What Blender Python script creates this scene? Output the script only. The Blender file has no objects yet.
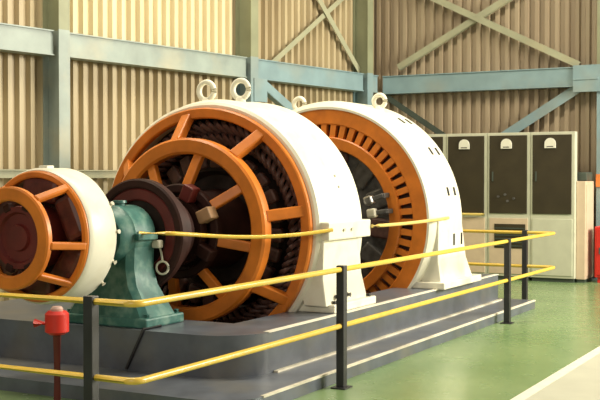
import bpy, bmesh, math, random
from mathutils import Vector, Matrix
random.seed(4)
PI = math.pi
scene = bpy.context.scene
COL = scene.collection

# ------------------------------------------------------------------ materials
def nt_mat(name):
    m = bpy.data.materials.new(name); m.use_nodes = True
    n = m.node_tree.nodes; l = m.node_tree.links
    return m, n, l, n['Principled BSDF']

def mat(name, col, rough=0.5, metal=0.0, var=0.12, scale=6.0, bump=0.0, bscale=60.0, dirt=None, dirt_amt=0.5, dirt_scale=3.0, spec=0.5, stretch=None):
    m, n, l, b = nt_mat(name)
    tc = n.new('ShaderNodeTexCoord')
    src = tc.outputs['Object']
    if stretch:
        mp = n.new('ShaderNodeMapping'); mp.inputs['Scale'].default_value = stretch
        l.new(src, mp.inputs['Vector']); src = mp.outputs['Vector']
    nz = n.new('ShaderNodeTexNoise'); nz.inputs['Scale'].default_value = scale; nz.inputs['Detail'].default_value = 6
    l.new(src, nz.inputs['Vector'])
    rp = n.new('ShaderNodeValToRGB')
    c = Vector(col)
    lo = [max(0, x*(1-var)) for x in c]; hi = [min(1, x*(1+var)) for x in c]
    rp.color_ramp.elements[0].position = 0.3; rp.color_ramp.elements[1].position = 0.7
    rp.color_ramp.elements[0].color = (*lo, 1); rp.color_ramp.elements[1].color = (*hi, 1)
    l.new(nz.outputs['Fac'], rp.inputs['Fac'])
    out = rp.outputs['Color']
    if dirt:
        nd = n.new('ShaderNodeTexNoise'); nd.inputs['Scale'].default_value = dirt_scale; nd.inputs['Detail'].default_value = 8
        l.new(src, nd.inputs['Vector'])
        mr = n.new('ShaderNodeMapRange'); mr.inputs['From Min'].default_value = 0.48; mr.inputs['From Max'].default_value = 0.72
        mr.inputs['To Max'].default_value = dirt_amt
        l.new(nd.outputs['Fac'], mr.inputs['Value'])
        mx = n.new('ShaderNodeMixRGB'); mx.inputs['Color2'].default_value = (*dirt, 1)
        l.new(mr.outputs['Result'], mx.inputs['Fac']); l.new(out, mx.inputs['Color1']); out = mx.outputs['Color']
    l.new(out, b.inputs['Base Color'])
    b.inputs['Roughness'].default_value = rough; b.inputs['Metallic'].default_value = metal
    b.inputs['Specular IOR Level'].default_value = spec
    if bump:
        nb = n.new('ShaderNodeTexNoise'); nb.inputs['Scale'].default_value = bscale
        l.new(tc.outputs['Object'], nb.inputs['Vector'])
        bp = n.new('ShaderNodeBump'); bp.inputs['Strength'].default_value = bump; bp.inputs['Distance'].default_value = 0.01
        l.new(nb.outputs['Fac'], bp.inputs['Height']); l.new(bp.outputs['Normal'], b.inputs['Normal'])
    return m

M = {}
M['orange']   = mat('orange_enamel', (0.64, 0.185, 0.018), 0.40, var=0.15, dirt=(0.40, 0.09, 0.012), dirt_amt=0.35, dirt_scale=5)
M['cream']    = mat('cream_enamel', (0.80, 0.77, 0.64), 0.38, var=0.04, dirt=(0.58, 0.52, 0.37), dirt_amt=0.5, dirt_scale=6)
M['teal']     = mat('teal_enamel', (0.045, 0.150, 0.130), 0.4, var=0.3, scale=9, dirt=(0.22, 0.31, 0.25), dirt_amt=0.65, dirt_scale=9)
M['dark']     = mat('dark_insulation', (0.024, 0.015, 0.012), 0.6, var=0.4, scale=12, spec=0.25)
M['coil']     = mat('varnished_coil', (0.095, 0.045, 0.036), 0.5, var=0.4, scale=14, dirt=(0.16, 0.075, 0.045), dirt_amt=0.6, dirt_scale=16)
M['redcoil']  = mat('red_brown_coil', (0.075, 0.016, 0.011), 0.45, var=0.5, scale=10, dirt=(0.14, 0.05, 0.03), dirt_amt=0.5, dirt_scale=14)
M['maroon']   = mat('maroon_paint', (0.115, 0.016, 0.013), 0.45, var=0.25, scale=6)
M['maroond']  = mat('dark_maroon_paint', (0.034, 0.011, 0.008), 0.6, var=0.3, scale=8, spec=0.25)
M['steel']    = mat('machined_steel', (0.42, 0.41, 0.38), 0.32, metal=0.9, var=0.15, scale=20)
M['dsteel']   = mat('dull_steel', (0.12, 0.115, 0.11), 0.45, metal=0.5, var=0.35, scale=14)
M['beige']    = mat('beige_block', (0.42, 0.25, 0.13), 0.5, var=0.12)
M['hole']     = mat('black_slot', (0.012, 0.011, 0.01), 0.8, var=0.2)
M['yellow']   = mat('yellow_paint', (0.76, 0.51, 0.075), 0.25, var=0.08, dirt=(0.55, 0.40, 0.12), dirt_amt=0.4, dirt_scale=8)
M['pale_yellow'] = mat('pale_yellow_paint', (0.72, 0.55, 0.16), 0.35, var=0.08)
M['post']     = mat('charcoal_paint', (0.022, 0.022, 0.024), 0.45, var=0.25)
M['red']      = mat('red_paint', (0.62, 0.024, 0.015), 0.4, var=0.1)
M['pinkcap']  = mat('pale_pink_cap', (0.55, 0.36, 0.30), 0.5, var=0.1)
M['signal']   = mat('orange_sign_paint', (0.72, 0.20, 0.04), 0.5, var=0.06)
M['blue']     = mat('blue_grey_steel', (0.205, 0.300, 0.325), 0.45, var=0.12, scale=3, dirt=(0.32, 0.29, 0.20), dirt_amt=0.4, dirt_scale=1.6)
M['bluel']    = mat('creamy_grey_steel', (0.26, 0.31, 0.285), 0.45, var=0.15, scale=3, dirt=(0.44, 0.40, 0.28), dirt_amt=0.8, dirt_scale=1.3)  # greyer, creamier copy of the blue-grey steel for the left end
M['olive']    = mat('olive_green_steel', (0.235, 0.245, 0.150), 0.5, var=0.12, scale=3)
M['bluebr']   = mat('blue_grey_brace', (0.33, 0.33, 0.22), 0.5, var=0.12, scale=3, dirt=(0.36, 0.31, 0.19), dirt_amt=0.6, dirt_scale=2.5)
M['plinth']   = mat('grey_painted_concrete', (0.108, 0.120, 0.145), 0.30, var=0.2, scale=5, dirt=(0.19, 0.17, 0.13), dirt_amt=0.5, dirt_scale=2.2)
M['worn']     = mat('worn_edge_paint', (0.68, 0.63, 0.50), 0.5, var=0.2, scale=5, dirt=(0.25, 0.22, 0.16), dirt_amt=0.6, dirt_scale=3)
M['edge']     = mat('white_edge_paint', (0.72, 0.68, 0.56), 0.5, var=0.12, scale=9)
M['walk']     = mat('pale_walkway_paint', (0.50, 0.50, 0.40), 0.4, var=0.06, scale=3)
M['cab']      = mat('cream_cabinet_steel', (0.52, 0.52, 0.40), 0.45, var=0.05)
M['cabpink']  = mat('pinkish_cabinet_steel', (0.58, 0.45, 0.32), 0.45, var=0.06)
M['door']     = mat('dark_olive_door', (0.040, 0.031, 0.016), 0.5, var=0.15, scale=4, spec=0.3)
M['dial']     = mat('white_dial', (0.72, 0.70, 0.60), 0.4, var=0.04)
M['dgreen']   = mat('dark_green_steel', (0.05, 0.065, 0.05), 0.5, var=0.15)
M['pit']      = mat('dark_pit_concrete', (0.05, 0.045, 0.04), 0.7, var=0.3)
M['bolt']     = mat('cream_bolt', (0.62, 0.58, 0.46), 0.4, var=0.08)

def floor_mat():
    m, n, l, b = nt_mat('green_floor_paint')
    tc = n.new('ShaderNodeTexCoord')
    nz = n.new('ShaderNodeTexNoise'); nz.inputs['Scale'].default_value = 0.9; nz.inputs['Detail'].default_value = 8
    l.new(tc.outputs['Object'], nz.inputs['Vector'])
    rp = n.new('ShaderNodeValToRGB')
    rp.color_ramp.elements[0].position = 0.3; rp.color_ramp.elements[1].position = 0.72
    rp.color_ramp.elements[0].color = (0.150, 0.245, 0.100, 1); rp.color_ramp.elements[1].color = (0.225, 0.320, 0.145, 1)
    l.new(nz.outputs['Fac'], rp.inputs['Fac']); l.new(rp.outputs['Color'], b.inputs['Base Color'])
    n2 = n.new('ShaderNodeTexNoise'); n2.inputs['Scale'].default_value = 5
    l.new(tc.outputs['Object'], n2.inputs['Vector'])
    mr = n.new('ShaderNodeMapRange'); mr.inputs['To Min'].default_value = 0.16; mr.inputs['To Max'].default_value = 0.34
    l.new(n2.outputs['Fac'], mr.inputs['Value']); l.new(mr.outputs['Result'], b.inputs['Roughness'])
    return m
M['floor'] = floor_mat()

def cladding_mat(name, base, dirt, amt):
    m, n, l, b = nt_mat(name)
    tc = n.new('ShaderNodeTexCoord')
    mp = n.new('ShaderNodeMapping'); mp.inputs['Scale'].default_value = (1.6, 1.6, 0.35)
    l.new(tc.outputs['Object'], mp.inputs['Vector'])
    nz = n.new('ShaderNodeTexNoise'); nz.inputs['Scale'].default_value = 1.4; nz.inputs['Detail'].default_value = 9
    l.new(mp.outputs['Vector'], nz.inputs['Vector'])
    rp = n.new('ShaderNodeValToRGB')
    rp.color_ramp.elements[0].position = 0.35; rp.color_ramp.elements[1].position = 0.70
    rp.color_ramp.elements[0].color = (*base, 1)
    rp.color_ramp.elements[1].color = (*[base[i]*(1-amt)+dirt[i]*amt for i in range(3)], 1)
    l.new(nz.outputs['Fac'], rp.inputs['Fac']); l.new(rp.outputs['Color'], b.inputs['Base Color'])
    b.inputs['Roughness'].default_value = 0.5
    return m
M['clad']  = cladding_mat('weathered_cladding', (0.47, 0.385, 0.235), (0.29, 0.215, 0.12), 0.8)
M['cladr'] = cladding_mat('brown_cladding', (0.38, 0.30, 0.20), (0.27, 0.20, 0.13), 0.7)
M['cladlit'] = cladding_mat('lit_cladding', (0.66, 0.57, 0.36), (0.48, 0.39, 0.23), 0.7)  # paler base colour stands in for light on the upper sheets

# ------------------------------------------------------------------ mesh helpers (world coordinates)
def B(): return bmesh.new()

def add_box(bm, x0, x1, y0, y1, z0, z1, bevel=0.0, seg=2):
    vs = [bm.verts.new(p) for p in ((x0,y0,z0),(x1,y0,z0),(x1,y1,z0),(x0,y1,z0),(x0,y0,z1),(x1,y0,z1),(x1,y1,z1),(x0,y1,z1))]
    fs = [bm.faces.new([vs[i] for i in q]) for q in ((0,3,2,1),(4,5,6,7),(0,1,5,4),(1,2,6,5),(2,3,7,6),(3,0,4,7))]
    if bevel:
        es = list({e for f in fs for e in f.edges})
        bmesh.ops.bevel(bm, geom=es, offset=bevel, segments=seg, affect='EDGES', profile=0.5)

def frame_for(d):
    d = d.normalized()
    a = Vector((0,0,1)) if abs(d.z) < 0.95 else Vector((1,0,0))
    s = d.cross(a).normalized(); t = s.cross(d).normalized()
    return s, t

def add_bar(bm, p, q, w, h, up=None, bevel=0.0):
    """box bar from p to q, w across, h along 'up'"""
    p = Vector(p); q = Vector(q); d = (q-p).normalized()
    if up is None: s, t = frame_for(d)
    else:
        s = d.cross(Vector(up)).normalized(); t = s.cross(d).normalized()
    vs = []
    for c in (p, q):
        for a, b in ((-1,-1),(1,-1),(1,1),(-1,1)):
            vs.append(bm.verts.new(c + s*a*w/2 + t*b*h/2))
    fs = [bm.faces.new([vs[i] for i in k]) for k in ((3,2,1,0),(4,5,6,7),(0,1,5,4),(1,2,6,5),(2,3,7,6),(3,0,4,7))]
    if bevel:
        es = list({e for f in fs for e in f.edges})
        bmesh.ops.bevel(bm, geom=es, offset=bevel, segments=2, affect='EDGES', profile=0.5)

def add_tube(bm, pts, r, n=10, cap=True, closed=False):
    pts = [Vector(p) for p in pts]; rings = []
    N = len(pts); s = None
    for i, p in enumerate(pts):
        if closed: d = pts[(i+1) % N] - pts[i-1]
        else: d = pts[min(i+1, N-1)] - pts[max(i-1, 0)]
        d.normalize()
        if s is None: s, t = frame_for(d)
        else:
            s = (s - d*s.dot(d)).normalized(); t = d.cross(s)
        rr = r[i] if isinstance(r, (list, tuple)) else r
        rings.append([bm.verts.new(p + (s*math.cos(2*PI*k/n) + t*math.sin(2*PI*k/n))*rr) for k in range(n)])
    for i in range(N if closed else N-1):
        a, b = rings[i], rings[(i+1) % N]
        for k in range(n): bm.faces.new((a[k], a[(k+1)%n], b[(k+1)%n], b[k]))
    if cap and not closed:
        bm.faces.new(list(reversed(rings[0]))); bm.faces.new(rings[-1])

def add_lathe(bm, prof, y0, z0, n=96, closed=True, axis='x', x0=0.0):
    """revolve (x, r) profile round the machine axis; axis='y' or 'z' revolve about other axes through (x0,y0,z0)"""
    rings = []
    for a, r in prof:
        ring = []
        for k in range(n):
            t = 2*PI*k/n; c, s = math.cos(t)*r, math.sin(t)*r
            if axis == 'x': p = (x0+a, y0+c, z0+s)
            elif axis == 'y': p = (x0+c, y0+a, z0+s)
            else: p = (x0+c, y0+s, z0+a)
            ring.append(bm.verts.new(p))
        rings.append(ring)
    m = len(prof)
    for i in range(m if closed else m-1):
        a, b = rings[i], rings[(i+1) % m]
        for k in range(n): bm.faces.new((a[k], a[(k+1)%n], b[(k+1)%n], b[k]))
    if not closed:
        for ring in (rings[0], rings[-1]):
            try: bm.faces.new(ring)
            except Exception: pass

def add_prism(bm, outline, axis, a0, a1):
    """outline of 2D points extruded along axis ('x': pts are (y,z); 'y': (x,z); 'z': (x,y))"""
    def P3(p, a):
        return {'x': (a, p[0], p[1]), 'y': (p[0], a, p[1]), 'z': (p[0], p[1], a)}[axis]
    v0 = [bm.verts.new(P3(p, a0)) for p in outline]; v1 = [bm.verts.new(P3(p, a1)) for p in outline]
    n = len(outline)
    bm.faces.new(v0); bm.faces.new(list(reversed(v1)))
    for i in range(n): bm.faces.new((v0[i], v1[i], v1[(i+1)%n], v0[(i+1)%n]))

def obj(name, bm, material, parent=None, label=None, smooth=None, bevel=0.0):
    bmesh.ops.recalc_face_normals(bm, faces=bm.faces[:])
    org = ROOT.get(parent.name, Vector((0,0,0))) if parent else None
    if org is None:
        org = Vector((0,0,0))
    me = bpy.data.meshes.new(name)
    if parent: bmesh.ops.translate(bm, verts=bm.verts[:], vec=-org)
    bm.to_mesh(me); bm.free()
    me.materials.append(M[material] if isinstance(material, str) else material)
    o = bpy.data.objects.new(name, me); COL.objects.link(o)
    if parent:
        o.parent = parent; ROOT[o.name] = org
    if smooth is not None:
        me.polygons.foreach_set('use_smooth', [True]*len(me.polygons))
        me.set_sharp_from_angle(angle=math.radians(smooth))
    if bevel:
        bv = o.modifiers.new('bevel', 'BEVEL'); bv.width = bevel; bv.segments = 2; bv.limit_method = 'ANGLE'; bv.angle_limit = math.radians(40)
    if label: o['label'] = label
    return o
ROOT = {}

def thing(name, label, cat, loc, group=None):
    o = bpy.data.objects.new(name, None); COL.objects.link(o); o.location = loc
    o.empty_display_size = 0.1
    o['label'] = label; o['category'] = cat
    if group: o['group'] = group
    ROOT[o.name] = Vector(loc)
    return o

def tag(o, label, cat, group=None):
    """a thing that is one mesh: move its origin to its base"""
    me = o.data
    xs = [v.co.x for v in me.vertices]; ys = [v.co.y for v in me.vertices]; zs = [v.co.z for v in me.vertices]
    c = Vector(((min(xs)+max(xs))/2, (min(ys)+max(ys))/2, min(zs)))
    me.transform(Matrix.Translation(-c)); o.location = c
    o['label'] = label; o['category'] = cat
    if group: o['group'] = group
    return o

def struct(name, bm, m, label=None, smooth=None, bevel=0.0):
    o = obj(name, bm, m, None, label, smooth, bevel); o['kind'] = 'structure'
    return o

# ------------------------------------------------------------------ camera
F = 1077.0
yaw = math.atan2(580, F); pit = math.atan2(22, F)
cam = bpy.data.cameras.new('camera'); co = bpy.data.objects.new('camera', cam); COL.objects.link(co)
cam.sensor_width = 36; cam.lens = 36*F/600; cam.clip_end = 200
co.location = (0, 0, 1.6)
fwd = Vector((math.cos(yaw)*math.cos(pit), math.sin(yaw)*math.cos(pit), -math.sin(pit)))
co.rotation_euler = fwd.to_track_quat('-Z', 'Y').to_euler()
scene.camera = co

# ------------------------------------------------------------------ setting
ZT = 0.42                                          # plinth top
AY, AZ = 5.45, 1.13                                # machine axis
PX0, PX1, PY0, PY1 = 7.42, 12.0, 4.60, 6.30        # machine pit

def holed_plate(outline, hole, z1, z0):
    bm = B()
    ov = [bm.verts.new((x, y, z1)) for x, y in outline]
    hv = [bm.verts.new((x, y, z1)) for x, y in hole]
    es = [bm.edges.new((l[i], l[(i+1) % len(l)])) for l in (ov, hv) for i in range(len(l))]
    bmesh.ops.triangle_fill(bm, use_beauty=True, edges=es)
    if z0 is not None:
        r = bmesh.ops.extrude_face_region(bm, geom=bm.faces[:])
        vs = [g for g in r['geom'] if isinstance(g, bmesh.types.BMVert)]
        for v in vs: v.co.z = z0
    return bm
hole = [(PX0,PY0),(PX1,PY0),(PX1,PY1),(PX0,PY1)]
struct('floor', holed_plate([(-3,-6),(18,-6),(18,12),(-3,12)], hole, 0.0, None), 'floor', 'glossy green painted floor')

def corner_outline(x0, x1, y0, y1, r, n=14):
    pts = [(x1, y0), (x1, y1), (x0, y1)]
    for k in range(n+1):
        t = PI + (PI/2)*k/n
        pts.append((x0 + r + r*math.cos(t), y0 + r + r*math.sin(t)))
    return pts
lo = corner_outline(6.06, 13.0, 3.72, 7.6, 0.30)
struct('ledge_step', holed_plate(lo, hole, 0.10, 0.0), 'plinth', 'low grey step around the machine plinth', smooth=30)
hi = corner_outline(6.74, 12.75, 4.11, 7.4, 0.42)
struct('plinth', holed_plate(hi, hole, ZT, 0.10), 'plinth', 'grey painted concrete machine plinth with a rounded corner', smooth=30)
bm = B()   # pit lining
t = 0.05
add_box(bm, PX0, PX1, PY0, PY1, -0.62, -0.57)
add_box(bm, PX0-t, PX0, PY0, PY1, -0.62, 0.0); add_box(bm, PX1, PX1+t, PY0, PY1, -0.62, 0.0)
add_box(bm, PX0, PX1, PY0-t, PY0, -0.62, 0.0); add_box(bm, PX0, PX1, PY1, PY1+t, -0.62, 0.0)
struct('pit', bm, 'pit')
# worn white painted edges
bm = B(); add_box(bm, 7.12, 12.75, 4.100, 4.155, ZT-0.004, ZT+0.003)
struct('trim_1', bm, 'edge', 'white painted upper edge of the plinth')
bm = B(); add_box(bm, 7.20, 12.8, 4.070, 4.108, 0.10, 0.114)
struct('trim_2', bm, 'worn', 'white painted line at the foot of the plinth')
bm = B(); add_box(bm, 6.37, 13.0, 3.713, 3.742, 0.088, 0.103)
struct('trim_3', bm, 'worn', 'white painted edge of the low step')
bm = B(); add_box(bm, 1.0, 17.0, 2.24, 2.33, 0.0, 0.004)
struct('trim_4', bm, 'edge', 'white line along the edge of the pale walkway')
bm = B(); add_box(bm, 1.0, 17.0, -6, 2.24, 0.0, 0.003)
struct('walkway', bm, 'walk', 'pale painted walkway at the right')

# corrugated walls
XW = 17.3; YW = 7.85
LW0 = Vector((5.0, 9.726, 0)); LW1 = Vector((XW, YW, 0))
ldir = (LW1-LW0).normalized(); lnorm = Vector((ldir.y, -ldir.x, 0))   # points into the hall
if lnorm.y > 0: lnorm = -lnorm
RIB = 0.165
def corrugated(p0, d, nrm, length, z0, z1, pitch=RIB, depth=0.065):
    bm = B(); cols = []
    n = int(round(length/pitch))
    for k in range(n):
        for f, h in ((0.0, 0), (0.40, 0), (0.52, 1), (0.88, 1)):
            s = (k+f)*pitch
            p = p0 + d*s + nrm*(h*depth)
            cols.append([bm.verts.new((p.x, p.y, z)) for z in (z0, z1)])
    for a, b in zip(cols, cols[1:]):
        bm.faces.new((a[0], b[0], b[1], a[1]))
    return bm
LL = (LW1-LW0).length
def lw(x):   # point on the left wall at a given x
    return LW0 + ldir*((x-LW0.x)/ldir.x)
ZS = 3.24
k0 = round((lw(10.2)-LW0).length/RIB); k1 = round((lw(13.5)-LW0).length/RIB); kn = int(LL/RIB)
struct('wall_left', corrugated(LW0, ldir, lnorm, LL, 0, ZS), 'clad', 'corrugated cladding of the long wall')
struct('wall_left.001', corrugated(LW0, ldir, lnorm, k0*RIB, ZS, 7.5), 'clad')
struct('wall_left.002', corrugated(LW0+ldir*k0*RIB, ldir, lnorm, (k1-k0)*RIB, ZS, 7.5), 'cladlit', 'sheets above the beam, brightness painted in as a paler colour')
struct('wall_left.003', corrugated(LW0+ldir*k1*RIB, ldir, lnorm, (kn-k1)*RIB, ZS, 7.5), 'clad')
struct('wall_back', corrugated(Vector((XW, YW, 0)), Vector((0,-1,0)), Vector((-1,0,0)), 12.5, 0, 7.5), 'cladr', 'brown corrugated cladding of the end wall')

# steel frame.  i_section: two flanges and a web between p and q, depth along nrm
def i_section(bm, p, q, nrm, depth, width, tf=0.016, tw=0.012):
    p = Vector(p); q = Vector(q); nrm = Vector(nrm).normalized()
    for off in (tf/2, depth-tf/2):
        add_bar(bm, p+nrm*off, q+nrm*off, width, tf, up=nrm)
    add_bar(bm, p+nrm*depth/2, q+nrm*depth/2, tw, depth-2*tf, up=nrm)

def column(x, label, nrm=lnorm, base=None, w=0.17, depth=0.30, m='blue'):
    bm = B()
    b = base if base is not None else lw(x) + lnorm*0.06
    i_section(bm, (b.x, b.y, 0), (b.x, b.y, 3.37), nrm, depth, w)
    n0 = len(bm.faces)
    i_section(bm, (b.x, b.y, 3.37), (b.x, b.y, 7.5), nrm, depth, w)      # upper length, in the olive material
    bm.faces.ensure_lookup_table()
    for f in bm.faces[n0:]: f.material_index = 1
    c = b + nrm*depth/2
    add_bar(bm, c, c+Vector((0,0,0.025)), w+0.12, depth+0.08, up=nrm)      # base plate
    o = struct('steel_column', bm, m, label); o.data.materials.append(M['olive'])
    return o
column(10.08, 'blue-grey steel column at the far left', m='bluel')
column(13.62, 'blue-grey steel column behind the large generator')
column(16.66, 'blue-grey steel column near the corner of the hall')
column(0, 'blue-grey steel column at the right edge', nrm=Vector((-1,0,0)), base=Vector((17.24, 3.78, 0)), w=0.26, depth=0.2)

ZB0, ZB1 = 3.06, 3.36
def beam(p, q, nrm, z0, z1, label, depth=0.20, name='steel_beam', m='bluel'):
    """beam framed between the columns: web towards the hall, flanges top and bottom"""
    bm = B(); p = Vector(p); q = Vector(q); nrm = Vector(nrm)
    up = Vector((0,0,1)); t = 0.016
    P = p + nrm*(depth/2); Q = q + nrm*(depth/2)
    add_bar(bm, P+up*(z1-t/2), Q+up*(z1-t/2), depth, t, up=(0,0,1))
    add_bar(bm, P+up*(z0+t/2), Q+up*(z0+t/2), depth, t, up=(0,0,1))
    P = p + nrm*(depth-0.03); Q = q + nrm*(depth-0.03)
    add_bar(bm, P+up*(z0+z1)/2, Q+up*(z0+z1)/2, 0.016, z1-z0-2*t, up=(0,0,1))
    return struct(name, bm, m, label)
off = lnorm*0.10
for xs, xe, lb in ((5.2, 9.98, 'blue-grey beam left of the first column'), (10.18, 13.52, 'blue-grey beam between the first two columns'),
                   (13.72, 16.56, 'blue-grey beam between generator and corner'), (16.76, 17.0, 'short blue-grey beam in the corner')):
    beam(lw(xs)+off, lw(xe)+off, lnorm, ZB0, ZB1, lb, m='bluel' if xs < 12 else 'blue')
for xs, xe, lb in ((5.2, 9.98, 'low blue-grey rail behind the exciter'), (10.18, 13.52, 'low blue-grey rail behind the generator')):
    beam(lw(xs)+off, lw(xe)+off, lnorm, 1.60, 1.70, lb, depth=0.12, m='bluebr')
beam((17.20, 7.55, 0), (17.20, 3.93, 0), (-1,0,0), ZB0-0.02, ZB1-0.01, 'blue-grey beam on the end wall', m='blue')
# gusset plate at the right hand column
bm = B(); add_box(bm, 16.985, 17.0, 3.68, 4.27, 2.95, 3.37); add_box(bm, 16.97, 16.987, 3.88, 4.27, 3.14, 3.17)
struct('gusset_plate', bm, 'blue')
bm = B(); add_bar(bm, lw(13.74)+lnorm*0.37+Vector((0,0,2.72)), lw(13.74)+lnorm*0.37+Vector((0,0,3.06)), 0.30, 0.014, up=lnorm)
struct('gusset_plate', bm, 'blue')

def brace(p, q, nrm, label, w=0.10, m='bluebr'):
    bm = B(); p = Vector(p); q = Vector(q); nrm = Vector(nrm)
    d = (q-p).normalized(); s = d.cross(nrm).normalized()
    add_bar(bm, p, q, w, 0.012, up=nrm)                       # angle section: two legs
    add_bar(bm, p+s*w/2-nrm*w/2*0.8, q+s*w/2-nrm*w/2*0.8, 0.012, w*0.8, up=nrm)
    return struct('steel_brace', bm, m, label)
def wl(x, z, o=0.14): return lw(x) + lnorm*o + Vector((0,0,z))
brace(wl(14.1, 3.22), wl(16.4, 4.75), lnorm, 'diagonal brace rising right from the second column', w=0.08)
brace(wl(16.62, 3.40, 0.17), wl(15.1, 4.80, 0.17), lnorm, 'diagonal brace rising left from the corner column')
brace(wl(13.8, 3.0, 0.37), wl(14.7, 2.55, 0.37), lnorm, 'diagonal brace falling right from the second column', w=0.13, m='blue')
brace((17.1, 7.3, 3.50), (17.1, 5.2, 4.62), (-1,0,0), 'diagonal brace rising right on the end wall')
brace((17.06, 4.2, 3.38), (17.06, 7.0, 4.80), (-1,0,0), 'diagonal brace rising left on the end wall')
brace((17.1, 4.2, 3.03), (17.1, 5.6, 2.17), (-1,0,0), 'diagonal brace falling left on the end wall', w=0.15, m='blue')
brace((17.06, 7.5, 3.0), (17.06, 6.2, 2.15), (-1,0,0), 'diagonal brace falling right behind the motor', w=0.09, m='dgreen')

# ------------------------------------------------------------------ machine helpers
def ring_profile(x0, x1, r0, r1, ch=0.012):
    return [(x0+ch, r0), (x0, r0+ch), (x0, r1-ch), (x0+ch, r1), (x1-ch, r1), (x1, r1-ch), (x1, r0+ch), (x1-ch, r0)]
def shift(prof, dx): return [(x+dx, r) for x, r in prof]

def rad(x, r, deg):
    """point on a circle round the axis; deg clockwise from the top as seen by the camera"""
    t = math.radians(deg)
    return Vector((x, AY - r*math.sin(t), AZ + r*math.cos(t)))

def spoke_bm(xa, ra, xb, rb, deg, w, h):
    bm = B(); a = rad(xa, ra, deg); b = rad(xb, rb, deg)
    add_bar(bm, a, b, w, h, up=Vector((1,0,0)), bevel=0.012)
    return bm

def eyebolt(root, x, y, ztop, R=0.105, r=0.027, m='cream'):
    bm = B()
    add_lathe(bm, [(-0.03, 0.055), (0.05, 0.045), (0.06, 0.03)], y, ztop-0.02, n=20, closed=False, axis='z', x0=x)
    c = Vector((x, y, ztop+0.025+R))
    add_tube(bm, [c + Vector((0, -R*math.cos(2*PI*k/28), R*math.sin(2*PI*k/28))) for k in range(28)], r, n=10, closed=True)
    return obj('eyebolt', bm, m, root, smooth=50)

def bolt_at(root, p, d, r=0.022, h=0.03, m='bolt'):
    bm = B(); p = Vector(p); add_tube(bm, [p, p+Vector(d)*h], r, n=6)
    return obj('bolt', bm, m, root)

def foot(root, x0, x1, side, R, ztop, flare=0.10):
    """tall frame leg: from the split line down to a pad on the plinth"""
    bm = B(); s = side
    y_out = AY + s*(R-0.005); y_in = AY + s*(R-0.24)
    yo2 = AY + s*(R+0.07)
    z0 = ZT
    prof = [(y_out, ztop), (y_out, z0+0.30), (yo2-s*0.035, z0+0.06), (y_in+s*0.05, z0+0.06), (y_in, z0+0.36), (y_in+s*0.06, ztop)]
    v = []
    for x in (x0, x1):
        v.append([bm.verts.new((x, p[0], p[1])) for p in prof])
    for row, sg in zip(v, (-1, 1)):       # flare the leg along the axis towards the pad
        e = flare if sg > 0 else 0.03
        row[2].co.x += sg*e; row[3].co.x += sg*e
        row[1].co.x += sg*e*0.55; row[4].co.x += sg*e*0.55
    n = len(prof)
    bm.faces.new(v[0]); bm.faces.new(list(reversed(v[1])))
    for i in range(n): bm.faces.new((v[0][i], v[1][i], v[1][(i+1)%n], v[0][(i+1)%n]))
    return obj('frame_leg', bm, 'cream', root, bevel=0.012)
def foot_pad(root, x0, x1, side, R):
    bm = B(); ya = AY+side*(R+0.09); yb = AY+side*(R-0.28)
    add_box(bm, x0, x1, min(ya,yb), max(ya,yb), ZT, ZT+0.075, bevel=0.012)
    return obj('foot_pad', bm, 'cream', root)

# ------------------------------------------------------------------ large generator
GX, GR = 8.30, 1.20
g = thing('generator', 'large cream generator with an orange eight-spoked end bracket, between teal pedestal and motor', 'generator', (8.7, AY, ZT))
bm = B()
add_lathe(bm, [(GX+.01,1.07),(GX,1.09),(GX,1.14),(GX+.02,1.165),(GX+.10,1.18),(GX+.15,GR),(9.00,GR),(9.03,GR+0.012),(9.09,GR+0.012),(9.11,GR-0.01),(9.11,1.02),(8.8,1.00),(8.5,1.04)], AY, AZ, n=120)
obj('stator_shell', bm, 'cream', g, smooth=35)
bm = B(); add_lathe(bm, ring_profile(GX-.06, GX+.02, 1.015, 1.112), AY, AZ, n=120)
br = obj('end_bracket', bm, 'orange', g, smooth=35)
bm = B(); add_lathe(bm, ring_profile(GX-.36, GX-.22, 0.685, 0.828, 0.02), AY, AZ, n=96)
obj('inner_ring', bm, 'orange', br, smooth=35)
bm = B(); add_lathe(bm, ring_profile(GX-.46, GX-.38, 0.34, 0.42, 0.012), AY, AZ, n=64)
obj('hub_ring', bm, 'maroond', br, smooth=35)
for k in range(8):
    obj('outer_spoke', spoke_bm(GX-.27, 0.80, GX-.02, 1.05, -10+45*k, 0.10, 0.085), 'orange', br)
    obj('inner_spoke', spoke_bm(GX-.29, 0.71, GX-.42, 0.40, 11+45*k, 0.09, 0.065), 'orange', br)
# end windings and rotor behind the bracket
for r0, r1, dx in ((1.00, 0.90, 0.0), (0.90, 0.79, 0.03)):
    bm = B(); n = 72
    for k in range(n):
        a = 360*k/n; m = (r0+r1)/2
        pts = [rad(GX+.24, r0, a), rad(GX+.12+dx, r0-.01, a+1.5), rad(GX+.06+dx, m+.01, a+5), rad(GX+.12+dx, r1+.01, a+8.5), rad(GX+.24, r1, a+10)]
        add_tube(bm, pts, 0.024, n=6)
    obj('end_winding', bm, 'coil', g, smooth=60)
bm = B(); add_lathe(bm, ring_profile(GX+.16, GX+.74, 0.78, 1.05), AY, AZ, n=96); obj('stator_core', bm, 'dark', g, smooth=35)
bm = B(); add_lathe(bm, [(GX+.22,0.0),(GX+.22,0.50),(GX+.12,0.54),(GX+.10,0.62),(GX+.14,0.70),(GX+.28,0.74),(GX+.60,0.74),(GX+.60,0)], AY, AZ, n=80, closed=False)
rotor = obj('rotor', bm, 'dark', g, smooth=35)
for k in range(24):
    bm = B(); add_bar(bm, rad(GX+.13, 0.56, 15*k+4), rad(GX+.15, 0.735, 15*k+4), 0.13, 0.10, up=(1,0,0), bevel=0.025)
    obj('pole_coil', bm, 'coil', rotor)
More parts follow.
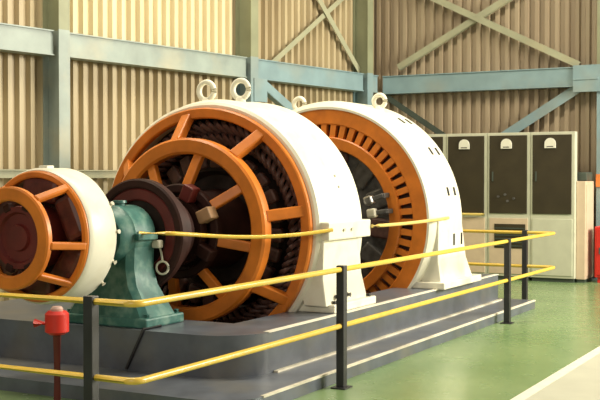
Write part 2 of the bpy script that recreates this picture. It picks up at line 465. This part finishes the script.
# collector rings and brush gear in front of the rotor
bm = B(); add_lathe(bm, shift([(-.72,0.0),(-.72,0.29),(-.62,0.29),(-.62,0.23),(-.54,0.23),(-.54,0.30),(-.44,0.30),(-.44,0.24),(-.36,0.24),(-.36,0.32),(-.1,0.35),(.2,0.37),(.27,0)], GX), AY, AZ, n=64, closed=False)
obj('collector_rings', bm, 'maroond', g, smooth=30)
for a, mt in ((66, 'beige'), (118, 'maroond'), (25, 'maroon'), (300, 'maroond')):
    bm = B(); add_bar(bm, rad(GX-.50, 0.44, a), rad(GX-.50, 0.30, a), 0.11, 0.13, up=(1,0,0), bevel=0.012)
    obj('brush_box', bm, mt, g)
# frame legs, split-line flanges
for s in (-1, 1):
    foot(g, 8.34, 9.06, s, GR, AZ-0.06); foot_pad(g, 8.36, 9.24, s, GR)
    bm = B(); ya, yb = AY+s*(GR-0.10), AY+s*(GR+0.05)
    add_box(bm, 8.33, 9.20, min(ya,yb), max(ya,yb), AZ-0.075, AZ+0.085, bevel=0.012)
    obj('split_flange', bm, 'cream', g)
    for bx in (8.62, 8.78):
        bolt_at(g, (bx, AY+s*(GR+0.045), AZ+0.01), (0, s, 0), r=0.018, h=0.02)
    for bx in (8.44, 9.16):
        bolt_at(g, (bx, AY+s*(GR+0.045), ZT+0.07), (0, 0, 1), r=0.024, h=0.03, m='dsteel')
    for bx in (8.50, 8.62, 8.74):
        bolt_at(g, (bx, AY+s*(GR+0.03), ZT+0.13), (0, s, 0), r=0.022, h=0.03, m='dsteel')
for y in (AY-0.19, AY+0.19):
    eyebolt(g, 8.60, y, AZ+math.sqrt(GR*GR-0.036), R=0.085, r=0.026)
for a in (66, 71):
    p = rad(8.75, GR-0.004, a); d = (p - Vector((8.75, AY, AZ))).normalized()
    bolt_at(g, p, d, r=0.016, h=0.015)
bm = B(); add_lathe(bm, ring_profile(9.10, 9.18, 0.60, 1.09), AY, AZ, n=96); obj('rear_cover', bm, 'dsteel', g, smooth=35)

# ------------------------------------------------------------------ motor
MX, MR = 10.67, 1.335
mt = thing('motor', 'large cream motor with an orange slotted end shield, farthest right on the plinth', 'motor', (11.1, AY, ZT))
bm = B()
add_lathe(bm, [(MX+.05,1.21),(MX-.01,1.235),(MX-.01,1.26),(MX+.05,1.30),(MX+.12,1.32),(MX+.16,MR),(11.46,MR),(11.50,MR-0.02),(11.50,1.2),(11.1,1.13),(10.85,1.17)], AY, AZ, n=120)
obj('stator_shell', bm, 'cream', mt, smooth=35)
bm = B()
add_lathe(bm, ring_profile(MX, MX+.08, 1.065, 1.25), AY, AZ, n=120)
add_lathe(bm, ring_profile(MX-.02, MX+.06, 0.80, 0.93), AY, AZ, n=120)
NS = 56
for k in range(NS):
    a = 360*k/NS
    add_bar(bm, rad(MX+.03, 0.90, a), rad(MX+.04, 1.09, a), 0.066, 0.06, up=(1,0,0))
obj('end_shield', bm, 'orange', mt, smooth=30)
bm = B(); add_lathe(bm, ring_profile(MX+.12, MX+.18, 0.82, 1.19), AY, AZ, n=96); obj('slot_backing', bm, 'coil', mt, smooth=35)
bm = B(); add_lathe(bm, shift([(.13,0),(.13,0.3),(.22,0.5),(.22,0.80),(.6,0.80),(.6,0)], MX), AY, AZ, n=80, closed=False)
mrotor = obj('rotor', bm, 'dsteel', mt, smooth=35)
for k in range(12):
    bm = B(); add_bar(bm, rad(MX+.19, 0.50, 30*k+8), rad(MX+.20, 0.79, 30*k+8), 0.22, 0.07, up=(1,0,0), bevel=0.025)
    obj('pole_coil', bm, 'dsteel' if k % 3 else 'coil', mrotor)
for s in (-1, 1):
    foot(mt, 10.76, 11.47, s, MR, AZ+0.02, 0.26); foot_pad(mt, 10.68, 11.88, s, MR)
    for bx in (11.22, 11.46):                    # pairs of dark oval slots on the leg
        bm = B(); ya = AY+s*(MR-0.004)
        add_box(bm, bx-0.025, bx+0.025, min(ya-s*0.02, ya+s*0.004), max(ya-s*0.02, ya+s*0.004), 0.86, 0.99, bevel=0.003); obj('vent_slot', bm, 'hole', mt)
for a in (34, 55, 76):
    for x in (11.12, 11.32):
        bm = B(); add_bar(bm, rad(x, MR+0.002, a-2.0), rad(x, MR+0.002, a+2.0), 0.042, 0.012, up=(rad(0,1,a)-Vector((0,AY,AZ))))
        obj('vent_slot', bm, 'hole', mt)
for y in (AY-0.51, AY+0.51):
    eyebolt(mt, 11.05, y, AZ+math.sqrt(MR*MR-0.51*0.51), R=0.07, r=0.026)

# brush arms reaching in from the end shield
for a, m_ in ((70, 'steel'), (82, 'bolt'), (300, 'steel')):
    bm = B(); add_bar(bm, rad(MX-.12, 0.83, a), rad(MX-.14, 0.66, a), 0.05, 0.05, up=(1,0,0), bevel=0.008)
    add_bar(bm, rad(MX-.02, 0.84, a), rad(MX-.13, 0.82, a), 0.05, 0.05, bevel=0.008)
    ba = obj('brush_arm', bm, 'dsteel', mt)
    bm = B(); add_bar(bm, rad(MX-.15, 0.72, a), rad(MX-.15, 0.62, a), 0.10, 0.10, up=(1,0,0), bevel=0.02); obj('brush_holder', bm, m_, ba)

# ------------------------------------------------------------------ line shaft and coupling between generator and motor
sh = thing('line_shaft', 'bright steel shaft and coupling in the gap between generator and motor', 'shaft', (9.9, AY, AZ-0.13))
bm = B(); add_lathe(bm, [(8.92,0.0),(8.92,0.13),(MX+.12,0.13),(MX+.12,0)], AY, AZ, n=40, closed=False); obj('shaft', bm, 'steel', sh, smooth=40)
bm = B(); add_lathe(bm, ring_profile(9.72, 10.05, 0.128, 0.34, 0.02), AY, AZ, n=56); cp = obj('coupling_flange', bm, 'steel', sh, smooth=40)
for k in range(8):
    p = rad(9.69, 0.26, 45*k+20); bm = B(); add_tube(bm, [p, p+Vector((0.39,0,0))], 0.026, n=8); obj('coupling_bolt', bm, 'dsteel', cp)

# ------------------------------------------------------------------ dark drum between pedestal and generator
DX = 7.24
dr = thing('coupling_drum', 'dark round drum with a maroon face ring, between teal pedestal and large generator', 'drum', (DX+.05, AY, AZ-0.465))
bm = B(); add_lathe(bm, ring_profile(DX, DX+.10, 0.385, 0.465, 0.015), AY, AZ, n=80); obj('rim', bm, 'maroond', dr, smooth=35)
bm = B(); add_lathe(bm, ring_profile(DX+.01, DX+.09, 0.285, 0.386, 0.012), AY, AZ, n=80); obj('face_ring', bm, 'maroon', dr, smooth=35)
bm = B(); add_lathe(bm, shift([(.05,0.0),(.05,0.287),(.09,0.287),(.09,0)], DX), AY, AZ, n=64, closed=False); obj('web_plate', bm, 'dark', dr, smooth=35)
bm = B(); add_lathe(bm, shift([(.085,0.0),(.085,0.36),(.28,0.37),(.335,0.32),(.335,0)], DX), AY, AZ, n=48, closed=False); obj('hub', bm, 'maroond', dr, smooth=35)

# ------------------------------------------------------------------ teal bearing pedestal
TX = 7.02
EX_BACK = 6.376                                    # rear face of the exciter, where the shaft end enters
pd = thing('bearing_pedestal', 'teal painted bearing pedestal beside the exciter on the plinth corner', 'pedestal', (TX, AY, ZT))
bm = B(); add_box(bm, 6.80, 7.32, 5.02, 5.88, ZT, ZT+0.08, bevel=0.015); obj('base', bm, 'teal', pd)
bm = B()
secs = [(0.075, 0.41, 0.225), (0.16, 0.36, 0.21), (0.32, 0.26, 0.19), (0.46, 0.23, 0.18), (0.62, 0.235, 0.18), (0.72, 0.23, 0.18)]
rows = []
for z, hy, hx in secs:
    c = 0.05; pts = [(-hx+c,-hy),(hx-c,-hy),(hx,-hy+c),(hx,hy-c),(hx-c,hy),(-hx+c,hy),(-hx,hy-c),(-hx,-hy+c)]
    rows.append([bm.verts.new((TX+0.02+px, AY+py, ZT+z)) for px, py in pts])
for a, b in zip(rows, rows[1:]):
    for k in range(8): bm.faces.new((a[k], a[(k+1)%8], b[(k+1)%8], b[k]))
bm.faces.new(list(reversed(rows[0]))); bm.faces.new(rows[-1])
obj('body', bm, 'teal', pd, smooth=30)
bm = B()
add_lathe(bm, shift([(-.25,0.135),(-.25,0.20),(-.22,0.225),(-.13,0.235),(-.11,0.25),(.15,0.25),(.17,0.235),(.19,0.22),(.205,0.20),(.205,0.135)], TX), AY, AZ, n=56)
obj('bearing_housing', bm, 'teal', pd, smooth=35)
bm = B(); add_box(bm, TX-.12, TX+.14, AY-0.285, AY+0.285, AZ-0.028, AZ+0.028, bevel=0.008); obj('split_flange', bm, 'teal', pd)
bm = B(); add_lathe(bm, [(0,0.045),(0.03,0.045),(0.03,0.06),(0.05,0.055)], AY, AZ+0.238, n=20, closed=False, axis='z', x0=TX); obj('oil_cap', bm, 'teal', pd, smooth=35)
bm = B(); add_lathe(bm, [(EX_BACK,0.0),(EX_BACK,0.13),(TX+.21,0.13),(TX+.21,0)], AY, AZ, n=36, closed=False); obj('journal', bm, 'dsteel', pd, smooth=40)
# oil fitting with a chain and ring on the near side
bm = B(); add_box(bm, TX+.11, TX+.18, AY-0.31, AY-0.235, AZ-0.10, AZ-0.035, bevel=0.012); fit = obj('oil_fitting', bm, 'bolt', pd, label='white oil fitting')
bm = B(); add_tube(bm, [(TX+.15, AY-0.29, AZ-0.09), (TX+.165, AY-0.30, AZ-0.15), (TX+.175, AY-0.30, AZ-0.21)], 0.009, n=8); obj('chain', bm, 'bolt', fit, smooth=60)
bm = B(); cc = Vector((TX+.175, AY-0.30, AZ-0.262)); add_tube(bm, [cc + Vector((0.02*math.cos(2*PI*k/20), -0.045*math.cos(2*PI*k/20), 0.052*math.sin(2*PI*k/20))) for k in range(20)], 0.010, n=8, closed=True)
obj('ring', bm, 'bolt', fit, smooth=60)
for y in (5.06, 5.84):
    for x in (6.86, 7.26): bolt_at(pd, (x, y, ZT+0.078), (0,0,1), r=0.024, h=0.03, m='teal')

# ------------------------------------------------------------------ exciter (overhung in front of the pedestal)
AZ0 = AZ; AZ = AZ + 0.04                           # the exciter sits a little high
EX, ER = 6.05, 0.505
ex = thing('exciter', 'small cream exciter with an orange six-spoked domed end, leftmost machine', 'exciter', (6.2, AY, AZ-ER))
bm = B(); add_lathe(bm, shift([(.01,0.46),(0,0.475),(0,0.49),(.015,ER-0.006),(.04,ER),(.28,ER),(.31,ER-0.02),(.325,ER-0.05),(.325,0.41),(.15,0.42)], EX), AY, AZ, n=90)
obj('stator_shell', bm, 'cream', ex, smooth=35)
bm = B(); add_lathe(bm, shift([(-.02,0.432),(-.03,0.442),(-.03,0.472),(-.015,0.484),(.02,0.484),(.02,0.432)], EX), AY, AZ, n=90)
eb = obj('end_bracket', bm, 'orange', ex, smooth=35)
bm = B(); add_lathe(bm, shift(ring_profile(-.31, -.25, 0.268, 0.370, 0.012), EX), AY, AZ, n=72); obj('inner_ring', bm, 'orange', eb, smooth=35)
for a in (97, 39, -41, 136, 196, 262):
    obj('spoke', spoke_bm(EX-.27, 0.355, EX-.01, 0.46, a, 0.055, 0.048), 'orange', eb)
bm = B(); add_lathe(bm, shift([(-.21,0.0),(-.21,0.09),(-.185,0.10),(-.185,0.17),(-.21,0.185),(-.21,0.225),(-.17,0.23),(.06,0.23),(.06,0)], EX), AY, AZ, n=56, closed=False); obj('commutator', bm, 'maroon', ex, smooth=30)
bm = B(); add_lathe(bm, shift([(.06,0.0),(.06,0.41),(.325,0.40),(.325,0)], EX), AY, AZ, n=64, closed=False); obj('armature', bm, 'dark', ex, smooth=30)
for k in range(6):
    bm = B(); add_bar(bm, rad(EX+.02, 0.25, 60*k+5), rad(EX+.03, 0.435, 60*k+5), 0.34, 0.10, up=(1,0,0), bevel=0.04); obj('field_coil', bm, 'redcoil', ex)
for k in range(8):
    bm = B(); add_bar(bm, rad(EX-.195, 0.262, 45*k+20), rad(EX-.195, 0.205, 45*k+20), 0.065, 0.045, up=(1,0,0), bevel=0.008); obj('brush_holder', bm, 'maroond', ex)
for a in (86, 62, 112, 134):
    p = rad(EX+.30, ER-0.02, a); d = (p-Vector((EX+.30, AY, AZ))).normalized(); bolt_at(ex, p, d, r=0.018, h=0.035)
bm = B(); add_box(bm, EX+.06, EX+.14, AY-0.04, AY+0.04, AZ+ER-0.01, AZ+ER+0.018, bevel=0.006); obj('lifting_pad', bm, 'cream', ex)

AZ = AZ0
# ------------------------------------------------------------------ yellow guard rods at axis height
def bent(pts, r=0.07, n=6):
    out = []; pts = [Vector(p) for p in pts]
    out.append(pts[0])
    for a, b, c in zip(pts, pts[1:], pts[2:]):
        u = (a-b).normalized()*r; v = (c-b).normalized()*r
        for k in range(n+1):
            t = k/n; out.append(b + u*(1-t)*(1-t) + v*t*t)
    out.append(pts[-1]); return out
def sag(p, q, dip, n=14):
    p = Vector(p); q = Vector(q)
    return [p.lerp(q, k/n) - Vector((0,0,dip*4*(k/n)*(1-k/n))) for k in range(n+1)]
bm = B(); add_tube(bm, bent([(TX-.08, AY-0.26, AZ+0.03), (TX+.02, AY-0.50, AZ+0.03)] + sag((TX+.30, AY-0.60, AZ+0.005), (8.36, AY-GR-0.067, AZ+0.02), 0.035), r=0.05), 0.017, n=10)
tag(obj('guard_rod', bm, 'yellow', smooth=60), 'thin yellow guard rod from teal pedestal to the large generator', 'guard rod')
bm = B(); add_tube(bm, sag((9.19, AY-GR-0.067, AZ+0.02), (10.98, AY-MR-0.018, AZ+0.04), 0.01), 0.017, n=10)
tag(obj('guard_rod', bm, 'pale_yellow', smooth=60), 'short pale yellow guard rod between the generator and motor', 'guard rod')

# ------------------------------------------------------------------ safety railing
rl = thing('guard_railing', 'yellow two-rail pipe railing on charcoal posts around the plinth', 'railing', (7.5, 3.6, 0))
XL, YR, XE = 4.78, 3.6, 13.46
for nm, z in (('top_rail', 0.905), ('lower_rail', 0.475)):
    bm = B(); add_tube(bm, bent([(XL+.05, 7.9, z), (XL, YR, z), (XE, YR, z), (XE, 7.9, z)]), 0.0205, n=12); obj(nm, bm, 'yellow', rl, smooth=60)
for x, y in ((XL, 3.914), (7.354, YR), (11.5, YR), (XE, 3.985), (XE, 6.9), (XL+.04, 6.9)):
    bm = B(); add_box(bm, x-0.032, x+0.032, y-0.032, y+0.032, 0.008, 0.935, bevel=0.004); p = obj('post', bm, 'post', rl)
    bm = B(); add_box(bm, x-0.07, x+0.07, y-0.06, y+0.06, 0, 0.01); obj('base_plate', bm, 'post', p)

# ------------------------------------------------------------------ red standpipe under the exciter, cable on the plinth
SX, SY = 5.6, 4.877
st = thing('standpipe', 'short red standpipe with a pale top, under the exciter by the left railing', 'standpipe', (SX, SY, 0))
bm = B(); add_tube(bm, [(SX, SY, 0.0), (SX, SY, 0.55)], 0.028, n=14); obj('pipe', bm, 'maroon', st, smooth=50)
bm = B(); add_lathe(bm, [(0,0.05),(0.02,0.08),(0.14,0.08),(0.16,0.06)], SY, 0.545, n=24, closed=False, axis='z', x0=SX); obj('valve_body', bm, 'red', st, smooth=40)
bm = B(); add_lathe(bm, [(0,0.04),(0.02,0.042),(0.035,0.03)], SY, 0.70, n=24, closed=False, axis='z', x0=SX); obj('cap', bm, 'pinkcap', st, smooth=40)
bm = B(); add_tube(bm, [(SX-0.02, SY+.02, 0.62), (SX-0.06, SY+.14, 0.62)], 0.03, n=14); obj('outlet', bm, 'red', st, smooth=40)
bm = B(); add_lathe(bm, [(0,0.07),(0.015,0.07),(0.015,0.03)], SY, 0.0, n=20, closed=False, axis='z', x0=SX); obj('floor_flange', bm, 'maroon', st, smooth=40)
bm = B(); add_tube(bm, [(6.96, 5.0, ZT+0.012), (6.73, 5.0, ZT+0.012), (6.725, 5.01, ZT-0.02), (6.725, 5.16, 0.114)], 0.012, n=8)  # thin dark tube from the pedestal foot down the plinth front
tag(obj('streak', bm, 'post', smooth=60), 'dark cable running down the plinth front below the teal pedestal', 'streak')

# ------------------------------------------------------------------ control cabinets along the end wall
CX = 16.4; PITCH = 0.692; CY = 4.085
labels = ['rightmost control cabinet with a dark olive door and a plain pale lower panel',
          'second control cabinet from the right, small knobs low on its dark door',
          'third control cabinet from the right, yellow grab bar below its dark door',
          'fourth control cabinet from the right, mostly hidden behind the motor']
def cabinet(i, y0):
    y1 = y0+PITCH-0.004
    c = thing('control_cabinet', labels[i], 'cabinet', (CX+0.3, (y0+y1)/2, 0), 'control cabinets along the end wall')
    bm = B()   # thin switch panel standing on a deeper, lower body
    add_prism(bm, [(CX, 0.06), (CX+0.60, 0.06), (CX+0.60, 1.555), (CX+0.14, 1.555), (CX+0.14, 2.31), (CX, 2.31)], 'y', y0, y1)
    obj('body', bm, 'cab', c, bevel=0.006)
    bm = B(); add_box(bm, CX+0.03, CX+0.55, y0+0.02, y1-0.02, 0, 0.06); obj('kick_plate', bm, 'dgreen', c)
    bm = B(); add_box(bm, CX-0.018, CX+0.004, y0+0.05, y1-0.035, 1.045, 2.265, bevel=0.004); d = obj('door', bm, 'door', c)
    bm = B(); add_box(bm, CX-0.04, CX-0.016, y1-0.10, y1-0.08, 1.55, 1.70, bevel=0.004); obj('handle', bm, 'dgreen', d)
    ym = (y0+y1)/2 + 0.03
    bm = B()   # dial: square foot with a domed top
    pts = [(ym-0.085, 2.06), (ym+0.085, 2.06), (ym+0.085, 2.13)] + [(ym+0.085*math.cos(t*PI/10), 2.13+0.085*math.sin(t*PI/10)) for t in range(1, 10)] + [(ym-0.085, 2.13)]
    add_prism(bm, pts, 'x', CX-0.045, CX-0.016); dl = obj('dial', bm, 'dial', d)
    bm = B(); add_box(bm, CX-0.048, CX-0.043, ym-0.05, ym+0.05, 2.075, 2.09); obj('scale_window', bm, 'dsteel', dl)
    bm = B(); add_box(bm, CX-0.014, CX+0.004, y0+0.035, y1-0.035, 0.10, 0.97, bevel=0.004); lp = obj('lower_panel', bm, 'cab' if i == 0 else 'cabpink', c)
    if i == 1:
        for dy, dz in ((-0.12, 1.28), (0.02, 1.34), (-0.02, 1.24), (0.13, 1.31)):
            bm = B(); add_tube(bm, [(CX-0.017, ym+dy, dz), (CX-0.04, ym+dy, dz)], 0.02, n=14); obj('knob', bm, 'dsteel', d)
        bm = B(); add_box(bm, CX-0.02, CX-0.012, y0+0.07, y1-0.12, 0.50, 0.88); gl = obj('grille', bm, 'door', lp)
        bm = B()
        for q in range(6): add_box(bm, CX-0.028, CX-0.019, y0+0.08, y1-0.13, 0.53+0.055*q, 0.548+0.055*q)
        obj('louvres', bm, 'dgreen', gl)
    if i == 2:
        bm = B(); add_tube(bm, [(CX-0.015, y0+0.06, 1.025), (CX-0.06, y0+0.06, 1.025), (CX-0.06, y1-0.30, 1.025), (CX-0.015, y1-0.30, 1.025)], 0.022, n=10); obj('grab_bar', bm, 'pale_yellow', c, smooth=50, label='yellow grab bar')
    return c
for i in range(4): cabinet(i, CY+PITCH*i)
en = thing('enclosure', 'narrow pinkish enclosure against the side of the rightmost control cabinet', 'enclosure', (16.75, 4.01, 0))
bm = B(); add_box(bm, 16.48, 17.02, 3.945, 4.082, 0.05, 1.552, bevel=0.006); obj('body', bm, 'cabpink', en)
bm = B(); add_box(bm, 16.50, 17.0, 3.955, 4.075, 0, 0.05); obj('kick_plate', bm, 'dgreen', en)
bm = B(); add_box(bm, 16.52, 16.98, 3.935, 3.947, 0.10, 1.50, bevel=0.003); obj('cover', bm, 'cabpink', en)
bm = B(); add_box(bm, 16.62, 17.0, 3.96, CY+.5, 1.557, 1.69, bevel=0.01)
tag(obj('cable_box', bm, 'dgreen'), 'dark green box lying on the pinkish enclosure and the rear of the rightmost cabinet', 'box')
bm = B(); add_box(bm, 17.015, 17.037, 3.65, 3.915, 1.46, 1.66, bevel=0.004)
tag(obj('sign', bm, 'signal'), 'plain orange plate on the blue column at the right edge', 'sign')
fb = thing('fire_cabinet', 'red fire cabinet on the floor at the right edge, beside the control cabinets', 'cabinet', (16.75, 3.65, 0))
bm = B(); add_box(bm, 16.60, 16.90, 3.36, 3.83, 0.08, 0.86, bevel=0.01); add_box(bm, 16.63, 16.87, 3.40, 3.79, 0, 0.08); obj('body', bm, 'red', fb)
bm = B(); add_box(bm, 16.585, 16.605, 3.39, 3.80, 0.12, 0.82, bevel=0.005); d = obj('door', bm, 'red', fb)
bm = B(); add_box(bm, 16.57, 16.587, 3.73, 3.76, 0.44, 0.54); obj('handle', bm, 'dsteel', d)

# ------------------------------------------------------------------ light
w = bpy.data.worlds.new('world'); scene.world = w; w.use_nodes = True
bg = w.node_tree.nodes['Background']; bg.inputs['Color'].default_value = (1.0, 0.92, 0.74, 1); bg.inputs['Strength'].default_value = 0.20

def area(name, loc, target, sx, sy, power, col):
    l = bpy.data.lights.new(name, 'AREA'); l.shape = 'RECTANGLE'; l.size = sx; l.size_y = sy; l.energy = power; l.color = col
    o = bpy.data.objects.new(name, l); COL.objects.link(o); o.location = loc
    o.rotation_euler = (Vector(target)-Vector(loc)).to_track_quat('-Z', 'Y').to_euler(); return o
area('side_key_light', (14.0, -5.0, 5.0), (9.5, 6.0, 1.2), 6.0, 3.0, 2500, (1.0, 0.94, 0.78))  # unseen key light, added out of frame on the open right side
area('roof_lights', (9.0, 5.6, 8.5), (10.0, 6.6, 1.0), 8.0, 1.0, 800, (1.0, 0.91, 0.70))
area('rear_area_light', (-3.5, 2.0, 4.5), (8.0, 6.0, 1.5), 4.0, 3.0, 300, (1.0, 0.92, 0.78))  # area light out of view behind the camera

scene.view_settings.view_transform = 'Standard'; scene.view_settings.look = 'None'
scene.view_settings.gamma = 1.0; scene.view_settings.use_curve_mapping = False
scene.view_settings.exposure = 0.0
